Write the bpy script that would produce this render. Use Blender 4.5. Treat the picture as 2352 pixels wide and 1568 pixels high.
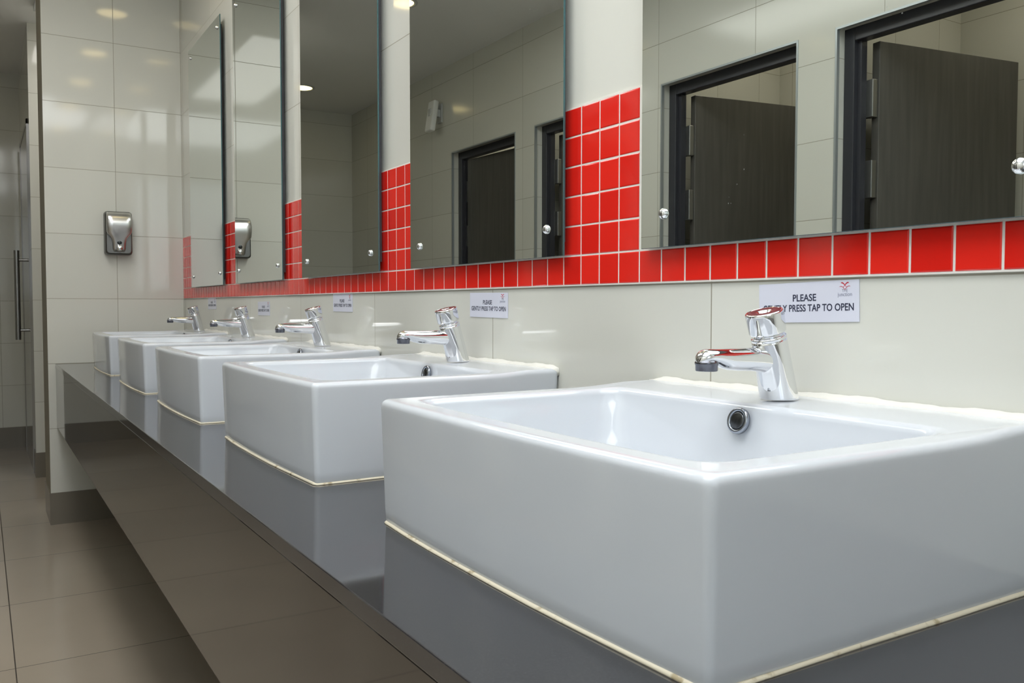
import bpy, bmesh, math, random
from mathutils import Vector, Matrix
random.seed(7)
for o in list(bpy.data.objects): bpy.data.objects.remove(o)
S = bpy.context.scene
COL = S.collection
PI = math.pi

# ------------------------------------------------------------------ camera
CAM = Vector((0.0, 0.865, 1.015))
yaw, pitch, roll = 0.552, 0.0413, 0.0005
fw = Vector((math.cos(yaw)*math.cos(pitch), -math.sin(yaw)*math.cos(pitch), -math.sin(pitch)))
rt = Vector((-math.sin(yaw), -math.cos(yaw), 0.0))
up = rt.cross(fw)
c_, s_ = math.cos(roll), math.sin(roll)
rt, up = rt*c_ + up*s_, up*c_ - rt*s_
cam = bpy.data.cameras.new('camera')
cam.lens = 1985/2352*36; cam.sensor_width = 36; cam.sensor_fit = 'HORIZONTAL'
cam.clip_start = 0.02; cam.clip_end = 60
cam.dof.use_dof = True; cam.dof.focus_distance = 1.5; cam.dof.aperture_fstop = 32
camo = bpy.data.objects.new('camera', cam); COL.objects.link(camo)
M4 = Matrix((rt, up, -fw)).transposed().to_4x4(); M4.translation = CAM
camo.matrix_world = M4
S.camera = camo

# ------------------------------------------------------------------ world and exposure
w = bpy.data.worlds.new('world'); S.world = w; w.use_nodes = True
w.node_tree.nodes['Background'].inputs[0].default_value = (.8, .9, 1, 1)
w.node_tree.nodes['Background'].inputs[1].default_value = .3
S.view_settings.view_transform = 'Standard'
S.view_settings.look = 'None'
S.view_settings.gamma = 1
S.view_settings.use_curve_mapping = False
S.view_settings.exposure = 0.22
ADDED_WINDOW_POWER = 1.6
PANEL_POWER = 4.6
LAMP_POWER = 7.0

# ------------------------------------------------------------------ materials
MATS = {}
def mat(name, color, rough=.5, metal=0., ior=1.5, coat=0., emit=None, es=0., spec=None, trans=0.):
    m = bpy.data.materials.new(name); m.use_nodes = True
    b = m.node_tree.nodes['Principled BSDF']
    b.inputs['Base Color'].default_value = (*color, 1)
    b.inputs['Roughness'].default_value = rough
    b.inputs['Metallic'].default_value = metal
    b.inputs['IOR'].default_value = ior
    b.inputs['Coat Weight'].default_value = coat
    b.inputs['Coat Roughness'].default_value = .03
    b.inputs['Transmission Weight'].default_value = trans
    if emit: b.inputs['Emission Color'].default_value = (*emit, 1); b.inputs['Emission Strength'].default_value = es
    MATS[name] = m
    return m
def nd(m, t, **kw):
    n = m.node_tree.nodes.new(t)
    for k, v in kw.items(): setattr(n, k, v)
    return n
def lk(m, a, b): m.node_tree.links.new(a, b)
def math_(m, op, a, b=None, c=None):
    n = nd(m, 'ShaderNodeMath', operation=op)
    for i, v in enumerate((a, b, c)):
        if v is None: continue
        if isinstance(v, (int, float)): n.inputs[i].default_value = v
        else: lk(m, v, n.inputs[i])
    return n.outputs[0]
def line_mask(m, coord, pitch, off, half):
    """1 on the grout line, 0 on the tile"""
    a = math_(m, 'SUBTRACT', coord, off)
    a = math_(m, 'DIVIDE', a, pitch)
    a = math_(m, 'ADD', a, .5)
    a = math_(m, 'FRACT', a)
    a = math_(m, 'SUBTRACT', a, .5)
    a = math_(m, 'ABSOLUTE', a)
    return math_(m, 'LESS_THAN', a, half/pitch)
def tile_mat(name, color, grout, axes, pitch, off, half=.0011, rough=.09, ior=1.5, vary=.03, bumpy=.0, grain=0.):
    m = mat(name, color, rough, ior=ior)
    b = m.node_tree.nodes['Principled BSDF']
    g = nd(m, 'ShaderNodeNewGeometry'); s = nd(m, 'ShaderNodeSeparateXYZ'); lk(m, g.outputs['Position'], s.inputs[0])
    ms = [line_mask(m, s.outputs[axes[i]], pitch[i], off[i], half) for i in (0, 1)]
    k = math_(m, 'MAXIMUM', ms[0], ms[1])
    # faint tone differences from tile to tile
    cell = nd(m, 'ShaderNodeCombineXYZ')
    for i in (0, 1):
        lk(m, math_(m, 'FLOOR', math_(m, 'DIVIDE', math_(m, 'SUBTRACT', s.outputs[axes[i]], off[i]), pitch[i])), cell.inputs[i])
    wn = nd(m, 'ShaderNodeTexWhiteNoise'); lk(m, cell.outputs[0], wn.inputs['Vector'])
    nz = nd(m, 'ShaderNodeTexNoise'); nz.inputs['Scale'].default_value = 3.0; nz.inputs['Detail'].default_value = 4
    lk(m, g.outputs['Position'], nz.inputs['Vector'])
    v = math_(m, 'ADD', math_(m, 'MULTIPLY', math_(m, 'SUBTRACT', wn.outputs['Value'], .5), vary*2),
              math_(m, 'MULTIPLY', math_(m, 'SUBTRACT', nz.outputs['Fac'], .5), grain*2))
    v = math_(m, 'ADD', v, 1.0)
    mx = nd(m, 'ShaderNodeMix', data_type='RGBA', blend_type='MULTIPLY'); mx.inputs['Factor'].default_value = 1
    mx.inputs['A'].default_value = (*color, 1); lk(m, v, mx.inputs['B'])
    m2 = nd(m, 'ShaderNodeMix', data_type='RGBA'); lk(m, k, m2.inputs['Factor'])
    lk(m, mx.outputs['Result'], m2.inputs['A']); m2.inputs['B'].default_value = (*grout, 1)
    lk(m, m2.outputs['Result'], b.inputs['Base Color'])
    r = math_(m, 'ADD', math_(m, 'MULTIPLY', k, .6), rough); lk(m, r, b.inputs['Roughness'])
    bp = nd(m, 'ShaderNodeBump'); bp.inputs['Strength'].default_value = .5; bp.inputs['Distance'].default_value = .001
    h = math_(m, 'SUBTRACT', 1.0, k)
    if bumpy:
        n2 = nd(m, 'ShaderNodeTexNoise'); n2.inputs['Scale'].default_value = 2.2; n2.inputs['Detail'].default_value = 1
        lk(m, g.outputs['Position'], n2.inputs['Vector'])
        h = math_(m, 'ADD', h, math_(m, 'MULTIPLY', n2.outputs['Fac'], bumpy))
    lk(m, h, bp.inputs['Height']); lk(m, bp.outputs[0], b.inputs['Normal'])
    return m

CREAM = (.69, .69, .632); GROUT = (.33, .31, .25)
mW_x = tile_mat('cream_wall_tile_along', CREAM, GROUT, (0, 2), (.6, .3), (.877, .147), rough=.07, bumpy=.6)
mW_l = tile_mat('cream_wall_tile_opposite', CREAM, GROUT, (0, 2), (.6, .3), (3.155, .147), rough=.15, bumpy=.35)
mW_y = tile_mat('cream_wall_tile_across', CREAM, GROUT, (1, 2), (.3, .3), (.303, .147), rough=.07, bumpy=.6)
mW_e = tile_mat('cream_wall_tile_end', CREAM, GROUT, (1, 2), (.6, .3), (.74, .147), rough=.10, bumpy=.6)
mFloor = tile_mat('taupe_floor_tile', (.385, .33, .265), (.06, .05, .04), (0, 1), (.6, .6), (2.755, .8), half=.0016, rough=.16, vary=.04, grain=.08)
mSkx = tile_mat('taupe_skirting_tile', (.20, .18, .145), (.08, .07, .055), (0, 2), (.6, 5), (.877, -1), half=.001, rough=.2, vary=.03)
mSky = tile_mat('taupe_skirting_tile_across', (.20, .18, .145), (.08, .07, .055), (1, 2), (.6, 5), (.303, -1), half=.001, rough=.2, vary=.03)
mCeil = mat('white_ceiling_paint', (.92, .93, .94), .75)
mPorc = mat('white_porcelain', (.62, .652, .70), .09, ior=1.5)
mChrome = mat('chrome', (.82, .83, .85), .04, metal=1)
mSteel = mat('brushed_steel', (.62, .62, .61), .28, metal=1)
mDarkSteel = mat('dark_steel', (.32, .32, .31), .35, metal=1)  # plain darker steel for hinges, brackets and the pull handle
mBlackG = mat('dark_glass_lens', (.03, .035, .04), .1)
mRub = mat('dark_rubber', (.05, .05, .055), .5)
mMirror = mat('mirror_silvering', (.71, .745, .71), .004, metal=1)
b_ = mMirror.node_tree.nodes['Principled BSDF']          # dried splashes and a faint wiping haze on the glass
g_ = nd(mMirror, 'ShaderNodeNewGeometry')
v_ = nd(mMirror, 'ShaderNodeTexVoronoi'); v_.inputs['Scale'].default_value = 95; lk(mMirror, g_.outputs['Position'], v_.inputs['Vector'])
n_ = nd(mMirror, 'ShaderNodeTexNoise'); n_.inputs['Scale'].default_value = 7; lk(mMirror, g_.outputs['Position'], n_.inputs['Vector'])
d_ = math_(mMirror, 'MULTIPLY', math_(mMirror, 'LESS_THAN', v_.outputs['Distance'], .085), math_(mMirror, 'GREATER_THAN', n_.outputs['Fac'], .60))
lk(mMirror, math_(mMirror, 'SUBTRACT', 1.0, math_(mMirror, 'MULTIPLY', d_, .22)), b_.inputs['Metallic'])
mGEdge = mat('glass_edge', (.05, .13, .14), .2)
mBoard = mat('charcoal_backing_board', (.075, .075, .085), .55)
mSilW = mat('white_silicone', (.78, .77, .72), .4)
mSilY = mat('yellowed_silicone', (.70, .64, .50), .5)
mGroutW = mat('white_grout', (.80, .77, .72), .7)
mSign = mat('laminated_white_card', (.70, .715, .82), .3)
mInk = mat('black_ink', (.03, .035, .07), .5)
mInkG = mat('grey_ink', (.22, .23, .32), .5)
mInkR = mat('crimson_ink', (.50, .005, .025), .5)
mRedPl = mat('red_plastic', (.12, .006, .010), .55)
mFrame = mat('charcoal_door_frame', (.035, .036, .045), .35)
mEdge = mat('aluminium_tile_trim', (.42, .46, .48), .35, metal=.6)
mWhiteP = mat('white_plastic', (.88, .89, .88), .4)
mLens = mat('warm_lamp_lens', (.9, .8, .5), .5, emit=(1.0, .78, .36), es=LAMP_POWER)
mPane = mat('added_window_glow', (.8, .85, .9), .5, emit=(.80, .90, 1.0), es=ADDED_WINDOW_POWER)  # glow of the window added behind the camera
mPanel = mat('added_opal_panel', (.8, .82, .85), .5, emit=(.96, .985, 1.0), es=PANEL_POWER)  # glow of the ceiling panel added above the near basins
mAlu = mat('white_aluminium', (.6, .62, .63), .4)

# dark brown laminate with a slight vertical grain
mLeaf = mat('dark_brown_laminate', (.05, .045, .038), .32)
def grain(m, c1, c2, scale, ns=8):
    b = m.node_tree.nodes['Principled BSDF']
    g = nd(m, 'ShaderNodeTexCoord'); mp = nd(m, 'ShaderNodeMapping'); mp.inputs['Scale'].default_value = scale
    lk(m, g.outputs['Object'], mp.inputs['Vector'])
    n = nd(m, 'ShaderNodeTexNoise'); n.inputs['Scale'].default_value = ns; n.inputs['Detail'].default_value = 5
    lk(m, mp.outputs[0], n.inputs['Vector'])
    r = nd(m, 'ShaderNodeValToRGB'); r.color_ramp.elements[0].position = .3; r.color_ramp.elements[1].position = .7
    r.color_ramp.elements[0].color = (*c1, 1); r.color_ramp.elements[1].color = (*c2, 1)
    lk(m, n.outputs['Fac'], r.inputs[0]); lk(m, r.outputs[0], b.inputs['Base Color'])
grain(mLeaf, (.075, .072, .066), (.105, .100, .090), (6, 6, .4))
# polished granite, dark grey with fine pale specks
mTop = mat('polished_charcoal_granite', (.045, .047, .052), .07, ior=1.85)
b_ = mTop.node_tree.nodes['Principled BSDF']
g_ = nd(mTop, 'ShaderNodeNewGeometry')
n_ = nd(mTop, 'ShaderNodeTexNoise'); n_.inputs['Scale'].default_value = 520; n_.inputs['Detail'].default_value = 2
lk(mTop, g_.outputs['Position'], n_.inputs['Vector'])
r_ = nd(mTop, 'ShaderNodeValToRGB'); r_.color_ramp.elements[0].position = .5; r_.color_ramp.elements[1].position = .78
r_.color_ramp.elements[0].color = (.029, .028, .031, 1); r_.color_ramp.elements[1].color = (.060, .060, .066, 1)
lk(mTop, n_.outputs['Fac'], r_.inputs[0]); lk(mTop, r_.outputs[0], b_.inputs['Base Color'])
mApron = mat('polished_brown_apron', (.030, .025, .021), .045, ior=1.9)
# red glass mosaic with small tone shifts from tile to tile
mRed = mat('red_glass_mosaic', (.70, .022, .012), .08)
b_ = mRed.node_tree.nodes['Principled BSDF']
at = nd(mRed, 'ShaderNodeAttribute'); at.attribute_name = 'tone'
mx_ = nd(mRed, 'ShaderNodeMix', data_type='RGBA')
mx_.inputs['A'].default_value = (.70, .016, .010, 1); mx_.inputs['B'].default_value = (.82, .026, .016, 1)
lk(mRed, at.outputs['Fac'], mx_.inputs['Factor']); lk(mRed, mx_.outputs['Result'], b_.inputs['Base Color'])
# silicone dirt
def dirt(m, col, sc, lo):
    b = m.node_tree.nodes['Principled BSDF']; base = tuple(b.inputs['Base Color'].default_value)
    g = nd(m, 'ShaderNodeNewGeometry'); n = nd(m, 'ShaderNodeTexNoise'); n.inputs['Scale'].default_value = sc; n.inputs['Detail'].default_value = 4
    lk(m, g.outputs['Position'], n.inputs['Vector'])
    r = nd(m, 'ShaderNodeValToRGB'); r.color_ramp.elements[0].position = lo; r.color_ramp.elements[1].position = lo+.08
    r.color_ramp.elements[0].color = base; r.color_ramp.elements[1].color = (*col, 1)
    lk(m, n.outputs['Fac'], r.inputs[0]); lk(m, r.outputs[0], b.inputs['Base Color'])
dirt(mSilY, (.42, .35, .22), 55, .60)

# ------------------------------------------------------------------ helpers
def mesh_obj(name, bm, mats, parent=None, smooth=False, loc=None):
    bmesh.ops.recalc_face_normals(bm, faces=bm.faces)
    me = bpy.data.meshes.new(name); bm.to_mesh(me); bm.free()
    if not isinstance(mats, (list, tuple)): mats = [mats]
    for m in mats: me.materials.append(m)
    if smooth:
        for p in me.polygons: p.use_smooth = True
    o = bpy.data.objects.new(name, me); COL.objects.link(o)
    if parent: o.parent = parent
    if loc: o.location = loc
    return o
def thing(name, label, cat, loc=(0, 0, 0), group=None):
    o = bpy.data.objects.new(name, None); COL.objects.link(o); o.location = loc
    o.empty_display_size = .05
    o['label'] = label; o['category'] = cat
    if group: o['group'] = group
    return o
def struct(name, bm, m, parent=None, label=None):
    o = mesh_obj(name, bm, m, parent)
    o['kind'] = 'structure'
    if label: o['label'] = label
    return o
def clone(root, loc, label):
    r = root.copy(); COL.objects.link(r); r.location = loc; r['label'] = label
    for ch in list(root.children):
        c = ch.copy(); COL.objects.link(c); c.parent = r
        for g in list(ch.children):
            d = g.copy(); COL.objects.link(d); d.parent = c
    return r
def box(bm, x0, x1, y0, y1, z0, z1, mi=0, bev=0., seg=2):
    vs = [bm.verts.new((x, y, z)) for x in (x0, x1) for y in (y0, y1) for z in (z0, z1)]
    fs = [bm.faces.new([vs[i] for i in q]) for q in ((0, 1, 3, 2), (4, 6, 7, 5), (0, 4, 5, 1), (2, 3, 7, 6), (0, 2, 6, 4), (1, 5, 7, 3))]
    for f in fs: f.material_index = mi
    if bev:
        es = list({e for f in fs for e in f.edges})
        r = bmesh.ops.bevel(bm, geom=es, offset=bev, segments=seg, affect='EDGES', profile=.5)
        for f in r['faces']: f.material_index = mi
    return fs
def loft(bm, loops, cap0=True, cap1=True, mi=0, closed=True):
    L = [[bm.verts.new(p) for p in lp] for lp in loops]
    n = len(L[0])
    for a, b in zip(L, L[1:]):
        for i in range(n if closed else n-1):
            j = (i+1) % n
            f = bm.faces.new((a[i], a[j], b[j], b[i])); f.material_index = mi
    if cap0: f = bm.faces.new(L[0][::-1]); f.material_index = mi
    if cap1: f = bm.faces.new(L[-1]); f.material_index = mi
    return L
def ring(c, ax, r, n=32, r2=None):
    """circle round axis ax"""
    ax = Vector(ax).normalized(); c = Vector(c)
    u = ax.orthogonal().normalized()
    if abs(ax.x) < .9: u = Vector((1, 0, 0)) - ax*ax.x; u.normalize()
    v = ax.cross(u)
    r2 = r if r2 is None else r2
    return [c + u*(r*math.cos(2*PI*i/n)) + v*(r2*math.sin(2*PI*i/n)) for i in range(n)]
def lathe(bm, c, ax, prof, n=32, mi=0, cap0=True, cap1=True):
    ax = Vector(ax).normalized(); c = Vector(c)
    return loft(bm, [ring(c+ax*s, ax, max(r, 1e-5), n) for s, r in prof], cap0, cap1, mi)
def arc(cx, cz, r, a0, a1, n):
    return [(cx + r*math.cos(math.radians(a0+(a1-a0)*i/n)), cz + r*math.sin(math.radians(a0+(a1-a0)*i/n))) for i in range(n+1)]
def rrect(x0, x1, y0, y1, r, bow=0., nc=7, ns=8, rb=None):
    """rounded rectangle, front side (y1) bowed outwards; r front corners, rb back corners"""
    rb = r if rb is None else rb
    pts = []
    def side(p, q):
        for i in range(1, ns): t = i/ns; pts.append((p[0]+(q[0]-p[0])*t, p[1]+(q[1]-p[1])*t))
    def corner(cx, cy, rr, a0):
        for i in range(nc+1):
            a = math.radians(a0+90*i/nc); pts.append((cx+rr*math.cos(a), cy+rr*math.sin(a)))
    corner(x1-r, y1-r, r, 0); side((x1-r, y1), (x0+r, y1))
    corner(x0+r, y1-r, r, 90); side((x0, y1-r), (x0, y0+rb))
    corner(x0+rb, y0+rb, rb, 180); side((x0+rb, y0), (x1-rb, y0))
    corner(x1-rb, y0+rb, rb, 270); side((x1, y0+rb), (x1, y1-r))
    xm, hw, ym = (x0+x1)/2, (x1-x0)/2, (y0+y1)/2
    out = []
    for x, y in pts:
        k = max(0., (y-ym)/(y1-ym)); u = min(1, abs(x-xm)/hw)
        out.append((x, y + bow*(1-u*u)*min(1, k)**3))
    return out

# ------------------------------------------------------------------ room shell
CEIL = 2.648; YO = 1.934; XF = 4.493; XE = 7.1; XB = -1.3; YS = 2.86
b = bmesh.new(); box(b, XB-.1, XE+.1, -.1, YS+.1, -.08, 0); struct('floor', b, mFloor)
b = bmesh.new(); box(b, XB-.1, XE+.1, -.1, YS+.1, CEIL, CEIL+.08); struct('ceiling', b, mCeil)
b = bmesh.new(); box(b, XB-.1, XE+.1, -.12, 0, 0, CEIL); struct('wall_right', b, mW_x)
b = bmesh.new(); box(b, XF, 4.83, 0.0, .602, 0, CEIL); struct('wall_nib', b, mW_y)
b = bmesh.new(); box(b, 5.78, XE, 0.0, .598, 0, CEIL); struct('wall_corridor', b, mW_y)
b = bmesh.new(); box(b, XE, XE+.1, 0, YS, 0, CEIL); struct('wall_end', b, mW_e)
# wall behind the camera with an added, unseen daylight window
wy0, wy1, wz0, wz1 = .62, 1.74, 1.15, 2.45
b = bmesh.new()
box(b, XB-.1, XB, 0, wy0, 0, CEIL); box(b, XB-.1, XB, wy1, YS, 0, CEIL)
box(b, XB-.1, XB, wy0, wy1, 0, wz0); box(b, XB-.1, XB, wy0, wy1, wz1, CEIL)
struct('wall_back', b, mW_e)
b = bmesh.new(); box(b, XB-.09, XB-.07, wy0, wy1, wz0, wz1); win = struct('added_window_1', b, mPane)
b = bmesh.new()
for y in (wy0, wy0+.54, wy1-.04): box(b, XB-.07, XB-.02, y, y+.04, wz0, wz1)
for z in (wz0, wz1-.04): box(b, XB-.065, XB-.025, wy0+.04, wy1-.04, z, z+.04)
mesh_obj('added_light_frame', b, mAlu, win)
# added light panel above the near basins, inferred from a bright pillar reflection
b = bmesh.new(); box(b, -.20, 1.36, .32, 1.66, CEIL-.012, CEIL-.001); box(b, .08, .81, .05, .3199, CEIL-.012, CEIL-.001); panel = struct('added_panel_1', b, mPanel)
b = bmesh.new()
for x in (-.24, 1.36): box(b, x, x+.04, .32, 1.70, CEIL-.03, CEIL-.0005)
for y in (1.66,): box(b, -.20, 1.36, y, y+.04, CEIL-.03, CEIL-.0005)
mesh_obj('added_light_frame', b, mAlu, panel)
# second panel, added out of view over the aisle to light the far part
b = bmesh.new(); box(b, 1.90, 3.75, .60, 1.10, CEIL-.012, CEIL-.001); panel = struct('added_panel_2', b, mat('added_opal_panel_aisle', (.8, .82, .82), .5, emit=(1, .995, .97), es=5.6))
b = bmesh.new()
for x in (1.86, 3.75): box(b, x, x+.04, .56, 1.14, CEIL-.03, CEIL-.0005)
for y in (.56, 1.10): box(b, 1.90, 3.75, y, y+.04, CEIL-.03, CEIL-.0005)
mesh_obj('added_light_frame', b, mAlu, panel)
# third panel, added unseen in the recess to brighten the corridor
b = bmesh.new(); box(b, 4.92, 5.40, .06, .54, CEIL-.012, CEIL-.001); panel = struct('added_panel_3', b, mat('added_opal_panel_recess', (.8, .8, .8), .5, emit=(1, .96, .9), es=5.5))
b = bmesh.new()
for x in (4.88, 5.40): box(b, x, x+.04, .02, .58, CEIL-.03, CEIL-.0005)
for y in (.02, .54): box(b, 4.92, 5.40, y, y+.04, CEIL-.03, CEIL-.0005)
mesh_obj('added_light_frame', b, mAlu, panel)
# opposite wall with the stall openings
OPEN = [(1.29, 2.16), (2.334, 3.135), (3.40, 4.225), (4.435, 5.255)]
OT = 2.055
b = bmesh.new(); xs = XB
for a, c in OPEN:
    box(b, xs, a, YO, YO+.11, 0, CEIL); box(b, a, c, YO, YO+.11, OT, CEIL); xs = c
box(b, xs, XE, YO, YO+.11, 0, CEIL)
struct('wall_left', b, mW_l)
b = bmesh.new(); box(b, XB, XE, YS, YS+.1, 0, CEIL); struct('wall_stalls', b, mW_l)
PX = [1.16, 2.265, 3.27, 4.33, 5.36]
for i, x in enumerate(PX):
    b = bmesh.new(); box(b, x-.03, x+.03, YO+.11, YS, 0, CEIL); struct('wall_partition' if not i else 'wall_partition.%03d' % i, b, mW_y)
# skirting
def skirt(name, x0, x1, y0, y1, m):
    b = bmesh.new(); box(b, x0, x1, y0, y1, 0.0, .147); struct(name, b, m)
skirt('baseboard_right', XB, XF-.004, 0, .004, mSkx)
skirt('baseboard_nib', XF-.004, 4.832, 0.0041, .606, mSky)
skirt('baseboard_corridor', 5.776, XE, 0.0041, .602, mSky)
skirt('baseboard_end', XE-.004, XE, .6021, YO-.004, mSky)
b = bmesh.new(); xs = XB
for a, c in OPEN: box(b, xs, a, YO-.004, YO, 0, .147); xs = c
box(b, xs, XE, YO-.004, YO, 0, .147); struct('baseboard_left', b, mSkx)

# ------------------------------------------------------------------ stall doors
def door(n, x0, x1, angle):
    fy0, fy1 = YO+.05, YO+.10
    b = bmesh.new(); t = .045
    box(b, x1-t, x1, fy0, fy1, 0, OT, bev=.003); box(b, x0, x0+t, fy0, fy1, 0, OT, bev=.003)
    box(b, x0+t, x1-t, fy0, fy1, OT-.05, OT, bev=.003)
    box(b, x1-t-.018, x1-t, fy0+.02, fy1, 0, OT-.05); box(b, x0+t, x0+t+.018, fy0+.02, fy1, 0, OT-.05)
    root = struct('door_%d' % n, b, mFrame)
    b = bmesh.new(); e = .008
    box(b, x0-.0005, x0+e, YO-.0025, YO+.012, 0.0, OT+.0005); box(b, x1-e, x1+.0005, YO-.0025, YO+.012, 0.0, OT+.0005)
    box(b, x0+e, x1-e, YO-.0025, YO+.012, OT-e, OT+.0005)
    mesh_obj('edge_trim', b, mEdge, root)
    # leaf swung inwards about the jamb farthest along the wall
    hx, hy = x1-t-.022, fy1+.012
    lw = (x1-x0)-2*t-.03
    d = Vector((-math.cos(angle), math.sin(angle), 0)); nn = Vector((math.sin(angle), math.cos(angle), 0))
    b = bmesh.new()
    box(b, 0.012, lw, 0.0, .036, .13, 2.0, bev=.002)
    o = mesh_obj('door_leaf', b, mLeaf, root)
    X = Vector((-math.cos(angle), math.sin(angle), 0)); Z = Vector((0, 0, 1)); Y = Z.cross(X)
    R = Matrix((X, Y, Z)).transposed().to_4x4(); R.translation = Vector((hx, hy, 0)); o.matrix_local = R
    for z in (1.72, 1.42, .45):
        b = bmesh.new()
        box(b, -.014, .012, -.006, .030, z, z+.14, bev=.002)
        lathe(b, (-.008, -.008, z), (0, 0, 1), [(0, .008), (.14, .008)], 12)
        h = mesh_obj('hinge', b, mDarkSteel, root); h.matrix_local = R
    b = bmesh.new()
    box(b, lw-.09, lw-.05, -.008, .044, .98, 1.10, bev=.003)
    lathe(b, (lw-.07, -.008, 1.04), (0, -1, 0), [(0, .012), (.02, .012), (.028, .020), (.036, .018), (.038, .001)], 20)
    h = mesh_obj('door_latch', b, mSteel, root); h.matrix_local = R
door(1, *OPEN[0], math.radians(81))
door(2, *OPEN[1], math.radians(81))
door(3, *OPEN[2], math.radians(88))
door(4, *OPEN[3], math.radians(4))

# door in the corridor wall with its long pull handle
b = bmesh.new(); box(b, 5.98, 6.88, .598, .603, 0.0, 2.1); box(b, 5.95, 5.98, .598, .606, 0, 2.13); box(b, 6.88, 6.91, .598, .606, 0, 2.13); box(b, 5.95, 6.91, .598, .606, 2.10, 2.13)
d5 = struct('door_5', b, mat('grey_lacquer', (.30, .29, .27), .12))
b = bmesh.new()
lathe(b, (6.25, .660, .80), (0, 0, 1), [(0, .001), (0, .016), (.56, .016), (.56, .001)], 24)
for z in (.86, 1.30): lathe(b, (6.25, .600, z), (0, 1, 0), [(0, .009), (.06, .009)], 16)
h = mesh_obj('pull_handle', b, mDarkSteel, d5, smooth=False)

# ------------------------------------------------------------------ red mosaic
b = bmesh.new(); tone = []
P = .0502; X0 = 1.0262
zrows = [1.0495, 1.0995, 1.1495, 1.1995, 1.2495, 1.2995, 1.3475]
box(b, XB, XF, .0, .0042, 1.0487, 1.101, 1)
gaps = [(1.0262, 1.227), (1.829, 2.03), (2.632, 2.833), (3.435, 3.636), (4.238, XF)]
for a, c in gaps: box(b, a-.03, min(c+.03, XF), 0, .0042, 1.101, 1.3492, 1)
for f in b.faces: tone.append((f, 0))
def tile(x0, x1, z0, z1):
    g = .0015
    n0 = len(b.faces)
    e = .0015; y0, y1 = .0042, .0051
    lo = [(x0+g, y0, z0+g), (x1-g, y0, z0+g), (x1-g, y0, z1-g), (x0+g, y0, z1-g)]
    mi = [(x0+g, y1-.0005, z0+g), (x1-g, y1-.0005, z0+g), (x1-g, y1-.0005, z1-g), (x0+g, y1-.0005, z1-g)]
    hi = [(x0+g+e, y1, z0+g+e), (x1-g-e, y1, z0+g+e), (x1-g-e, y1, z1-g-e), (x0+g+e, y1, z1-g-e)]
    jig = [random.uniform(-.00015, .00015) for _ in range(4)]
    hi = [(p[0], p[1]+jig[i], p[2]) for i, p in enumerate(hi)]
    loft(b, [lo, mi, hi], False, True, 0)
tones = []
def addtile(*a):
    k = len(b.faces); tile(*a); tones.append((k, len(b.faces), random.random()))
k = int((XB-X0)/P)+1
while X0+k*P < XF-.005:
    xa, xb = X0+k*P, min(X0+(k+1)*P, XF)
    addtile(xa, xb, zrows[0], zrows[1])
    xm = (xa+xb)/2
    for a, c in gaps:
        if a-.035 < xm < c+.035:
            if xa >= a-.032 and xb <= c+.034 or c == XF:
                for r in range(1, 6): addtile(xa, xb, zrows[r], zrows[r+1])
    k += 1
bmesh.ops.recalc_face_normals(b, faces=b.faces)
me = bpy.data.meshes.new('trim_1'); b.to_mesh(me); b.free()
me.materials.append(mRed); me.materials.append(mGroutW)
at = me.attributes.new('tone', 'FLOAT', 'FACE')
vals = [0.5]*len(me.polygons)
for a, c, t in tones:
    for i in range(a, c): vals[i] = t
at.data.foreach_set('value', vals)
o = bpy.data.objects.new('trim_1', me); COL.objects.link(o); o['kind'] = 'structure'
o['label'] = 'red glass mosaic band and columns on the tiled wall'

# ------------------------------------------------------------------ counter
ct = thing('vanity_counter', 'long polished charcoal stone counter with a deep glossy apron under all five basins', 'counter', (-.6, .286, .726))
def rel(o, root): o.location = -Vector(root.location)
b = bmesh.new(); box(b, -.6, XF-.0005, .0008, .572, .7262, .746, bev=.0012); o = mesh_obj('worktop', b, mTop, ct); rel(o, ct)
b = bmesh.new(); box(b, -.6, XF-.0005, .548, .5708, .452, .7255, bev=.0012); o = mesh_obj('apron', b, mApron, ct); rel(o, ct)
b = bmesh.new()
b.free()
for x in (-.3, 1.0, 2.4, 3.8):
    b = bmesh.new(); box(b, x, x+.04, .007, .548, .60, .7262)
    o = mesh_obj('bracket', b, mDarkSteel, ct); rel(o, ct)

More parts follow.
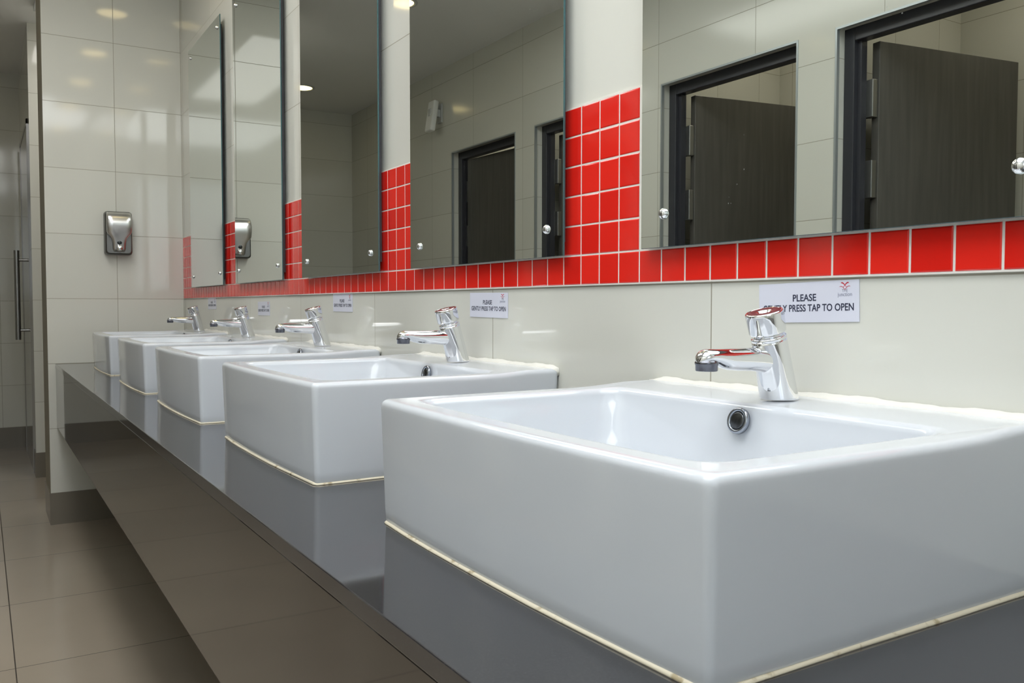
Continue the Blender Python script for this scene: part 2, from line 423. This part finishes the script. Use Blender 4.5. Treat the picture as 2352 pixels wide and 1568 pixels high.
# ------------------------------------------------------------------ basins
ZB = .746; ZT = .900; BW = .571; BF = .446
def lift(y, z0=None):
    return .005*max(0, min(1, (.13-y)/.07))
def basin(loc, label):
    root = thing('wash_basin', label, 'basin', loc, 'white rectangular basins along the counter')
    hw = BW/2
    loops = []
    def L(off, z, r=.016, rb=.012, lft=0.):
        bow = .008
        p = rrect(-hw+off, hw-off, .0008+min(off, .002), BF-off, max(r-off*.5, .004), bow, rb=rb)
        loops.append([(x, y, z-ZB + lft*lift(y)) for x, y in p])
    L(.014, ZB+.001, .012); L(.006, ZB+.001, .009); L(.0045, ZB+.004, .009)
    for t in (.1, .3, .5, .7, .85): L(.004*(1-t), ZB+.004+t*.138, .009)
    R_ = .008
    L(.0, ZT-R_-.004, .009, lft=.9)
    for px, pz in arc(R_, ZT-R_, R_, 180, 90, 7): L(px, pz, .010, lft=1)
    L(R_+.003, ZT, .014, lft=1)
    # inner opening
    ix, iy0, iy1 = hw-.043, .112, BF-.038
    def I(off, z, r, lft=1.):
        p = rrect(-ix+off, ix-off, iy0+off*.8, iy1-off, r, .006)
        loops.append([(x, y, z-ZB + lft*lift(y)) for x, y in p])
    r2 = .011
    I(-r2-.003, ZT, .032)
    for px, pz in arc(-r2, ZT-r2, r2, 90, 0, 6): I(px, pz, .026+abs(px)*.5)
    for t in (.1, .35, .65, .9): I(.002+.020*t, ZT-r2-.003-.060*t, .028+.010*t, 1-t)
    rf = .034; cx, cz = .024+rf, ZT-.078-.0+.0
    for px, pz in arc(cx, cz, rf, 180, 270, 7): I(px, pz-.0, .04+.01*(px/.05), 0)
    zf = cz-rf
    for k in (.09, .13, .155): I(k, zf-.003*(k-.058)/.1, max(.02, .05-(k-.05)*.1), 0)
    b = bmesh.new(); loft(b, loops, True, True)
    mesh_obj('bowl', b, mPorc, root, smooth=True)
    # drain
    b = bmesh.new(); lathe(b, (0, .262, zf-ZB-.003), (0, 0, 1), [(0, .033), (.004, .033), (.0055, .028), (.003, .024), (.002, .001)], 32)
    mesh_obj('drain', b, mChrome, root, smooth=True)
    # overflow ring on the back wall of the bowl
    cy, cz2 = iy0+.0105, ZT-.0215-ZB+.0035
    tilt = Vector((0, 1, .26)).normalized()
    b = bmesh.new()
    lathe(b, (0, cy-.003, cz2), tilt, [(0, .0155), (.004, .0155), (.0055, .0145), (.0057, .0120), (.0045, .0108), (.0035, .0105), (.0035, .0102)], 36, cap1=False)
    mesh_obj('overflow_ring', b, mat_once('zinc_grey_chrome', (.34, .37, .42), .18, 1.), root, smooth=True)
    b = bmesh.new(); lathe(b, (0, cy-.0028, cz2), tilt, [(0, .0102), (.0045, .0102), (.0052, .0085), (.0055, .001)], 28)
    mesh_obj('overflow_plug', b, mat_once('dark_overflow', (.10, .105, .11), .25, 1.), root, smooth=True)
    # sealant round the foot
    b = bmesh.new(); lp = []
    n = len(rrect(-hw, hw, .0008, BF, .02, .008))
    wob = [random.uniform(-1, 1) for _ in range(n)]
    for off, z in ((.006, -.0002), (.0022, .0), (.0020, .0012), (.0036, .0028), (.0058, .0036), (.0085, .0036)):
        p = rrect(-hw+off, hw-off, .0008, BF-off, .010, .008)
        cxm, cym = 0, BF/2
        q = []
        for i, (x, y) in enumerate(p):
            s = .0005*(math.sin(i*1.7)+math.sin(i*.63+2)) if off < .003 else 0
            v = Vector((x-cxm, y-cym)); v = v*(1+s/max(v.length, .01)); zz = z*(1+.12*math.sin(i*.5)+.06*math.sin(i*1.3))
            q.append((v.x+cxm, max(.0008, v.y+cym), zz))
        lp.append(q)
    loft(b, lp, True, False)
    o = mesh_obj('foot_sealant', b, mSilY, root, smooth=True); o['label'] = 'yellowed silicone bead round the foot of the basin'
    # silicone smeared where the basin meets the wall
    b = bmesh.new(); lp = []; N = 90
    for i in range(N+1):
        x = -hw+.003 + (2*hw-.006)*i/N
        e = min(1, min(i, N-i)/3.)
        h = .0055+.0009*math.sin(i*.23)+.0006*math.sin(i*.61+1)+.0003*math.sin(i*1.7)
        dpt = .012+.002*math.sin(i*.21+.5)+.0010*math.sin(i*.7)
        h *= .15+.85*e
        z = ZT-ZB+.0045
        lp.append([(x, -.0078, z-.012), (x, -.0078, z+h), (x, -.006, z+h), (x, -.0078+dpt*.45, z+h*.55), (x, -.0078+dpt, z+.0008), (x, -.0078+dpt, z-.012)])
    lp = [[(p[0], p[1]+.0078+.0002, p[2]) for p in q] for q in lp]
    loft(b, lp, True, True)
    o = mesh_obj('wall_sealant', b, mSilW, root, smooth=True); o['label'] = 'white silicone smeared along the wall'
    for i in (0, 1):
        pass
    return root
def mat_once(name, col, rough, metal):
    return MATS.get(name) or mat(name, col, rough, metal)
ord_ = ['nearest', 'second nearest', 'middle', 'second farthest', 'farthest']
BX = [.7085, 1.528, 2.318, 3.095, 3.900]
bl = ['large white rectangular basin nearest the camera, filling the lower right',
      'white rectangular basin second from the camera, its front corner left of the nearest one',
      'white rectangular basin in the middle of the row of five',
      'white rectangular basin fourth from the camera, just before the last one',
      'white rectangular basin farthest away, at the tiled pillar end']
first = basin((BX[0], 0, ZB), bl[0])
for x, l in list(zip(BX, bl))[1:]: clone(first, (x, 0, ZB), l)

# ------------------------------------------------------------------ taps
def tap(loc, label):
    root = thing('push_tap', label, 'tap', loc, 'chrome push taps on the basins')
    a = math.radians(15); ax = Vector((0, math.sin(a), math.cos(a)))
    n = 40
    # body, base cut level with the basin
    b = bmesh.new(); loops = []
    base = [p for p in ring((0, 0, 0), ax, .0222, n)]
    loops.append([p - ax*(p.z/ax.z) for p in base])
    loops.append([p - ax*((p.z-.0015)/ax.z) for p in base])
    for s, r in ((.014, .0220), (.035, .0215), (.055, .0210), (.0705, .0207)): loops.append(ring(ax*s, ax, r, n))
    for s, r in ((.0725, .0206), (.0728, .0200), (.0734, .0200), (.0737, .0208), (.0765, .0208), (.0775, .0202), (.0778, .0175)): loops.append(ring(ax*s, ax, r, n))
    loft(b, loops, True, True); mesh_obj('tap_body', b, mChrome, root, smooth=True)
    b = bmesh.new(); lathe(b, (0, 0, 0), ax, [(.0775, .0172), (.079, .0165), (.080, .0150), (.0825, .0158), (.083, .010)], n)
    mesh_obj('neck', b, mChrome, root, smooth=True)
    # spout
    b = bmesh.new(); loops = []
    def E(y, zc, rx, rz, tl=0.):
        q = []
        for i in range(28):
            t = 2*PI*i/28; cx, sz = math.cos(t), math.sin(t)
            q.append((rx*cx, y - tl*rz*sz, zc + rz*sz))
        loops.append(q)
    z0 = .062
    for y, rx, rz in ((.006, .0155, .0165), (.022, .0150, .0158), (.034, .0145, .0145), (.050, .0140, .0136), (.072, .0136, .0130), (.088, .0133, .0122), (.099, .0131, .0108), (.108, .0129, .0090), (.118, .0128, .0086)):
        E(y, z0-rz, rx, rz)
    for k in range(1, 8):
        t = k/7*PI/2*.985
        E(.118+.0135*math.sin(t), z0-.0086-.006*(1-math.cos(t)), .0128*math.cos(t), .0086*math.cos(t))
    loft(b, loops, True, True); sp = mesh_obj('spout', b, mChrome, root, smooth=True)
    b = bmesh.new()
    lathe(b, (0, .1185, z0-.0245), (0, 0, 1), [(0, .0001), (0, .0100), (.0, .0120), (.0008, .0124), (.0068, .0126), (.0076, .0132), (.0098, .0134), (.0104, .0128), (.016, .010)], 32)
    mesh_obj('aerator', b, mat_once('aerator_chrome', (.16, .165, .19), .2, 1.), sp, smooth=True)
    # push button
    b = bmesh.new()
    lathe(b, (0, 0, 0), ax, [(.0815, .010), (.0815, .0205), (.0822, .0213), (.084, .0217), (.100, .0222), (.1055, .0224), (.1068, .0221), (.1076, .0212), (.1077, .0200), (.1072, .0196), (.1072, .0090), (.1066, .0082), (.1040, .0070), (.1036, .0001)], n+8)
    bt = mesh_obj('push_button', b, mChrome, root, smooth=True)
    b = bmesh.new()
    lathe(b, (0, 0, 0), ax, [(.1070, .0192), (.10765, .0190), (.10775, .0150), (.1076, .0100), (.1070, .0096)], n, cap0=False, cap1=False)
    o = mesh_obj('marker_ring', b, mRedPl, bt, smooth=True); o['label'] = 'dark red marker ring on top of the button'
    return root
tl = ['chrome push tap on the nearest basin, in front of the large sign',
      'chrome push tap on the second basin from the camera',
      'chrome push tap on the middle basin of the row',
      'chrome push tap on the fourth basin from the camera',
      'chrome push tap on the farthest basin by the tiled pillar']
TX = [.7065, 1.518, 2.316, 3.092, 3.896]
ft = tap((TX[0], .056, ZT+.0048), tl[0])
for i in range(1, 5): clone(ft, (TX[i], .056, ZT+.0048), tl[i])

# ------------------------------------------------------------------ mirrors
def mirror(x0, x1, z0, z1, label, inset=.016, first=None):
    xc = (x0+x1)/2
    root = thing('wall_mirror', label, 'mirror', (xc, .0, z0), 'frameless mirrors above the basins')
    h = (x1-x0)/2; H = z1-z0
    yb = .0064
    b = bmesh.new(); box(b, -h+inset, h-.004, yb, .0182, .025, H-.03); mesh_obj('backing_board', b, mBoard, root)
    b = bmesh.new()
    fs = box(b, -h, h, .0182, .0220, 0, H, 1, bev=.0006, seg=1)
    for f in b.faces:
        if f.normal.y > .9 or (f.calc_center_median().y > .02199): f.material_index = 0
    mesh_obj('mirror_glass', b, [mMirror, mGEdge], root)
    for sx in (-1, 1):
        for z in (.048, H-.042):
            b = bmesh.new()
            lathe(b, (sx*(h-.05), .0220, z), (0, 1, 0), [(0, .0075), (.0015, .0078), (.003, .0074), (.0052, .0058), (.0064, .003), (.0067, .0002)], 24)
            mesh_obj('screw_cap', b, mChrome, root, smooth=True)
    return root
mirror(.400, 1.002, 1.0995, 2.182, 'largest looking frameless mirror, nearest the camera, reflecting two open cubicle doors')
mirror(1.204, 1.812, 1.0995, 2.182, 'frameless mirror second from the camera, reflecting the ceiling edge and dark door openings')
mirror(1.998, 2.595, 1.0995, 2.182, 'middle mirror of the five, dark with a round warm lamp reflected at its left edge')
mirror(2.796, 3.400, 1.0995, 2.182, 'narrow looking mirror fourth from the camera, showing the soap dispenser')
mirror(3.603, 4.215, 1.0995, 2.182, 'farthest mirror, beside the pillar corner, its slanting top edge in view', .030)

# ------------------------------------------------------------------ signs
def text_mesh(name, s, size, x, z, m, parent, sx=1., bold=0., y=.0008, align='CENTER'):
    cu = bpy.data.curves.new(name, 'FONT'); cu.body = s; cu.size = size; cu.align_x = align
    cu.offset = bold; cu.extrude = .00012; cu.resolution_u = 4
    t = bpy.data.objects.new(name+'_src', cu); COL.objects.link(t)
    dg = bpy.context.evaluated_depsgraph_get(); dg.update()
    me = bpy.data.meshes.new_from_object(t.evaluated_get(dg))
    bpy.data.objects.remove(t)
    xs = [v.co.x for v in me.vertices]
    for v in me.vertices:
        cx, cz, cy = v.co.x*sx, v.co.y, v.co.z
        v.co = (-(cx)+x, y+cy*.5, z+cz)   # seen from the room, +x of the wall runs to the left
    me.flip_normals() if hasattr(me, 'flip_normals') else None
    me.materials.clear(); me.materials.append(m)
    o = bpy.data.objects.new(name, me); COL.objects.link(o); o.parent = parent
    return o
def stroke(bm, pts, wds, y):
    L = []
    for i, (x, z) in enumerate(pts):
        a = pts[max(0, i-1)]; c = pts[min(len(pts)-1, i+1)]
        d = Vector((c[0]-a[0], c[1]-a[1])).normalized(); n = Vector((-d.y, d.x))*wds[i]/2
        L.append([(x+n.x, y, z+n.y), (x+n.x, y+.0002, z+n.y), (x-n.x, y+.0002, z-n.y), (x-n.x, y, z-n.y)])
    loft(bm, L, True, True)
def sign(loc, rot, label):
    root = thing('notice_sign', label, 'sign', loc, 'tap instruction signs on the tiles')
    root.rotation_euler = (0, rot, 0)
    W, H = .150, .0493
    b = bmesh.new(); box(b, -W/2, W/2, 0, .0010, -H/2, H/2); mesh_obj('card', b, mSign, root)
    ux = lambda f: W/2 - f*W       # fraction from the left as read
    uz = lambda f: -H/2 + f*H
    text_mesh('lettering', 'PLEASE', .0120, ux(.480), uz(.53), mInk, root, .96, .00022, .00112)
    text_mesh('lettering', 'GENTLY PRESS TAP TO OPEN', .0120, ux(.500), uz(.275), mInk, root, .865, .00022, .00112)
    text_mesh('lettering', 'THE', .0052, ux(.872), uz(.715), mInkG, root, .86, -.00002, .00112)
    text_mesh('lettering', 'junction', .0066, ux(.872), uz(.615), mInkG, root, .92, -.00002, .00112)
    b = bmesh.new(); cx, cz = ux(.872), uz(.87)
    k = .0001
    def q(pts, ws):
        # smooth quadratic run through three or more points
        P_ = []; Wd = []
        for i in range(len(pts)-1):
            for t in range(4):
                f = t/4
                p0 = pts[max(0, i-1)]; p1 = pts[i]; p2 = pts[i+1]; p3 = pts[min(len(pts)-1, i+2)]
                P_.append(tuple(.5*((2*p1[j])+(-p0[j]+p2[j])*f+(2*p0[j]-5*p1[j]+4*p2[j]-p3[j])*f*f+(-p0[j]+3*p1[j]-3*p2[j]+p3[j])*f**3) for j in (0, 1)))
                Wd.append(ws[i]+(ws[i+1]-ws[i])*f)
        P_.append(pts[-1]); Wd.append(ws[-1])
        stroke(b, [(cx-px*.00008, cz+pz*.00008) for px, pz in P_], [v*.00009 for v in Wd], .0010)
    for s in (-1, 1):
        q([(s*68, 36), (s*48, 40), (s*22, 26), (0, 4), (-s*20, -18), (-s*34, -30)], [5, 15, 13, 8, 5, 4])
        q([(s*92, -16), (s*66, -12), (s*36, -24), (0, -62)], [4, 7, 6, 5])
    mesh_obj('logo', b, mInkR, root)
    return root
sl = ['white notice card behind the nearest tap, its text largest and partly hidden by the tap',
      'white notice card right of the second tap, tilted slightly, text still readable',
      'small white notice card beside the middle basin tap',
      'tiny white notice card above the fourth basin from the camera',
      'tiniest white notice card above the farthest basin']
SX = [.7143, 1.4932, 2.3055, 3.0925, 3.897]
SZ = [1.0195, 1.0163, 1.023, 1.005, 1.0235]
SR = [math.radians(v) for v in (1.4, -.6, -.3, .2, .2)]
fs_ = sign((SX[0], .0003, SZ[0]), SR[0], sl[0])
for i in range(1, 5):
    c = clone(fs_, (SX[i], .0003, SZ[i]), sl[i]); c.rotation_euler = (0, SR[i], 0)

# ------------------------------------------------------------------ soap dispenser on the pillar
ds = thing('soap_dispenser', 'brushed steel soap dispenser with round button on the tiled pillar', 'soap dispenser', (XF, .300, 1.255))
def rr2(hw, hz, cz, r, x, n=5):
    pts = []
    for cx, cy, a0 in ((hw-r, cz+hz-r, 0), (-hw+r, cz+hz-r, 90), (-hw+r, cz-hz+r, 180), (hw-r, cz-hz+r, 270)):
        for i in range(n+1):
            a = math.radians(a0+90*i/n); pts.append((x, cx+r*math.cos(a), cy+r*math.sin(a)))
    return pts
b = bmesh.new()
loft(b, [rr2(.058, .100, .100, .012, -.0003), rr2(.060, .102, .100, .014, -.012), rr2(.060, .102, .100, .014, -.030), rr2(.058, .100, .100, .014, -.052), rr2(.052, .094, .100, .014, -.058)])
mesh_obj('housing', b, mat('dispenser_housing', (.17, .17, .165), .42, 1.), ds, smooth=False)
# front cover, broad above and waisted below, bulging at the top
b = bmesh.new(); loops = []
prof = [(.012, .027, -.060), (.03, .028, -.066), (.055, .029, -.074), (.072, .032, -.080), (.085, .040, -.084), (.095, .050, -.087), (.105, .0535, -.090), (.13, .054, -.096), (.155, .054, -.095), (.175, .054, -.088), (.188, .053, -.076), (.196, .051, -.062), (.198, .050, -.05)]
for z, hw, x in prof:
    e = .006
    loops.append([(-.045, -hw, z), (x+e, -hw, z), (x+.001, -hw+e, z), (x, -hw*.5, z), (x, hw*.5, z), (x+.001, hw-e, z), (x+e, hw, z), (-.045, hw, z)])
loft(b, loops); mesh_obj('cover', b, mSteel, ds, smooth=True)
b = bmesh.new(); lathe(b, (-.070, 0, .055), (-1, 0, -.1), [(0, .0105), (.004, .0105), (.006, .008), (.007, .0005)], 24); mesh_obj('window', b, mBlackG, ds, smooth=True)
b = bmesh.new(); lathe(b, (-.064, 0, .029), (-1, 0, 0), [(0, .014), (.012, .014), (.016, .012), (.017, .0005)], 28); mesh_obj('push_button', b, mChrome, ds, smooth=True)

# ------------------------------------------------------------------ white unit high on the opposite wall
wu = thing('wall_speaker', 'slim white box on a bracket high on the opposite wall, seen in a mirror', 'wall unit', (5.42, YO, 2.20))
b = bmesh.new(); box(b, -.05, .05, -.105, -.066, .0, .215, bev=.012, seg=3); o = mesh_obj('case', b, mWhiteP, wu); o.rotation_euler = (math.radians(-9), 0, 0)
b = bmesh.new(); box(b, -.02, .02, -.09, -.0003, .12, .17, bev=.004); box(b, -.035, .035, -.012, -.0003, .08, .21, bev=.003); mesh_obj('bracket', b, mAlu, wu)

# ------------------------------------------------------------------ ceiling downlights
def downlight(x, y, label, first=None):
    root = thing('downlight', label, 'ceiling light', (x, y, CEIL), 'round recessed downlights')
    b = bmesh.new(); lathe(b, (0, 0, 0), (0, 0, -1), [(0.0003, .098), (.004, .097), (.008, .088), (.006, .078), (.0005, .076)], 48, cap1=False)
    mesh_obj('trim_ring', b, mAlu, root, smooth=True)
    b = bmesh.new(); lathe(b, (0, 0, 0), (0, 0, -1), [(.0005, .076), (.0035, .075), (.0045, .0005)], 48)
    mesh_obj('lamp_lens', b, mLens, root)
    return root
DL = [(3.64, .20, 'round warm downlight over the counter, nearest the tiled pillar'),
      (2.75, .20, 'round warm downlight over the counter, second from the pillar'),
      (1.90, .20, 'round warm downlight over the counter, above the middle mirror gap'),
      (.95, .20, 'round warm downlight over the counter, above the nearest mirror'),
      (-.05, .20, 'round warm downlight over the counter, behind the camera'),
      (4.34, 1.14, 'round warm downlight over the aisle, reflected at the top edge of a mirror'),
      (6.40, 1.27, 'round warm downlight over the aisle by the end wall, reflected whole in the middle mirror'),
      ]
f0 = downlight(*DL[0])
for x, y, l in DL[1:]: clone(f0, (x, y, CEIL), l)
# unseen lamps with bulbs, added to brighten the cubicles
for i, x in enumerate((1.62, 2.70, 3.78, 4.85)):
    r = clone(f0, (x, 2.50, CEIL), 'unseen downlight added inside %s cubicle of the row' % ('the first', 'the second', 'the third', 'the fourth')[i])
    ld = bpy.data.lights.new('added_bulb', 'SPOT'); ld.energy = 11; ld.color = (1.0, .93, .83)
    ld.shadow_soft_size = .06; ld.spot_size = math.radians(170); ld.spot_blend = 1.0
    lo = bpy.data.objects.new('added_bulb', ld); COL.objects.link(lo); lo.parent = r; lo.location = (0, 0, -.02)
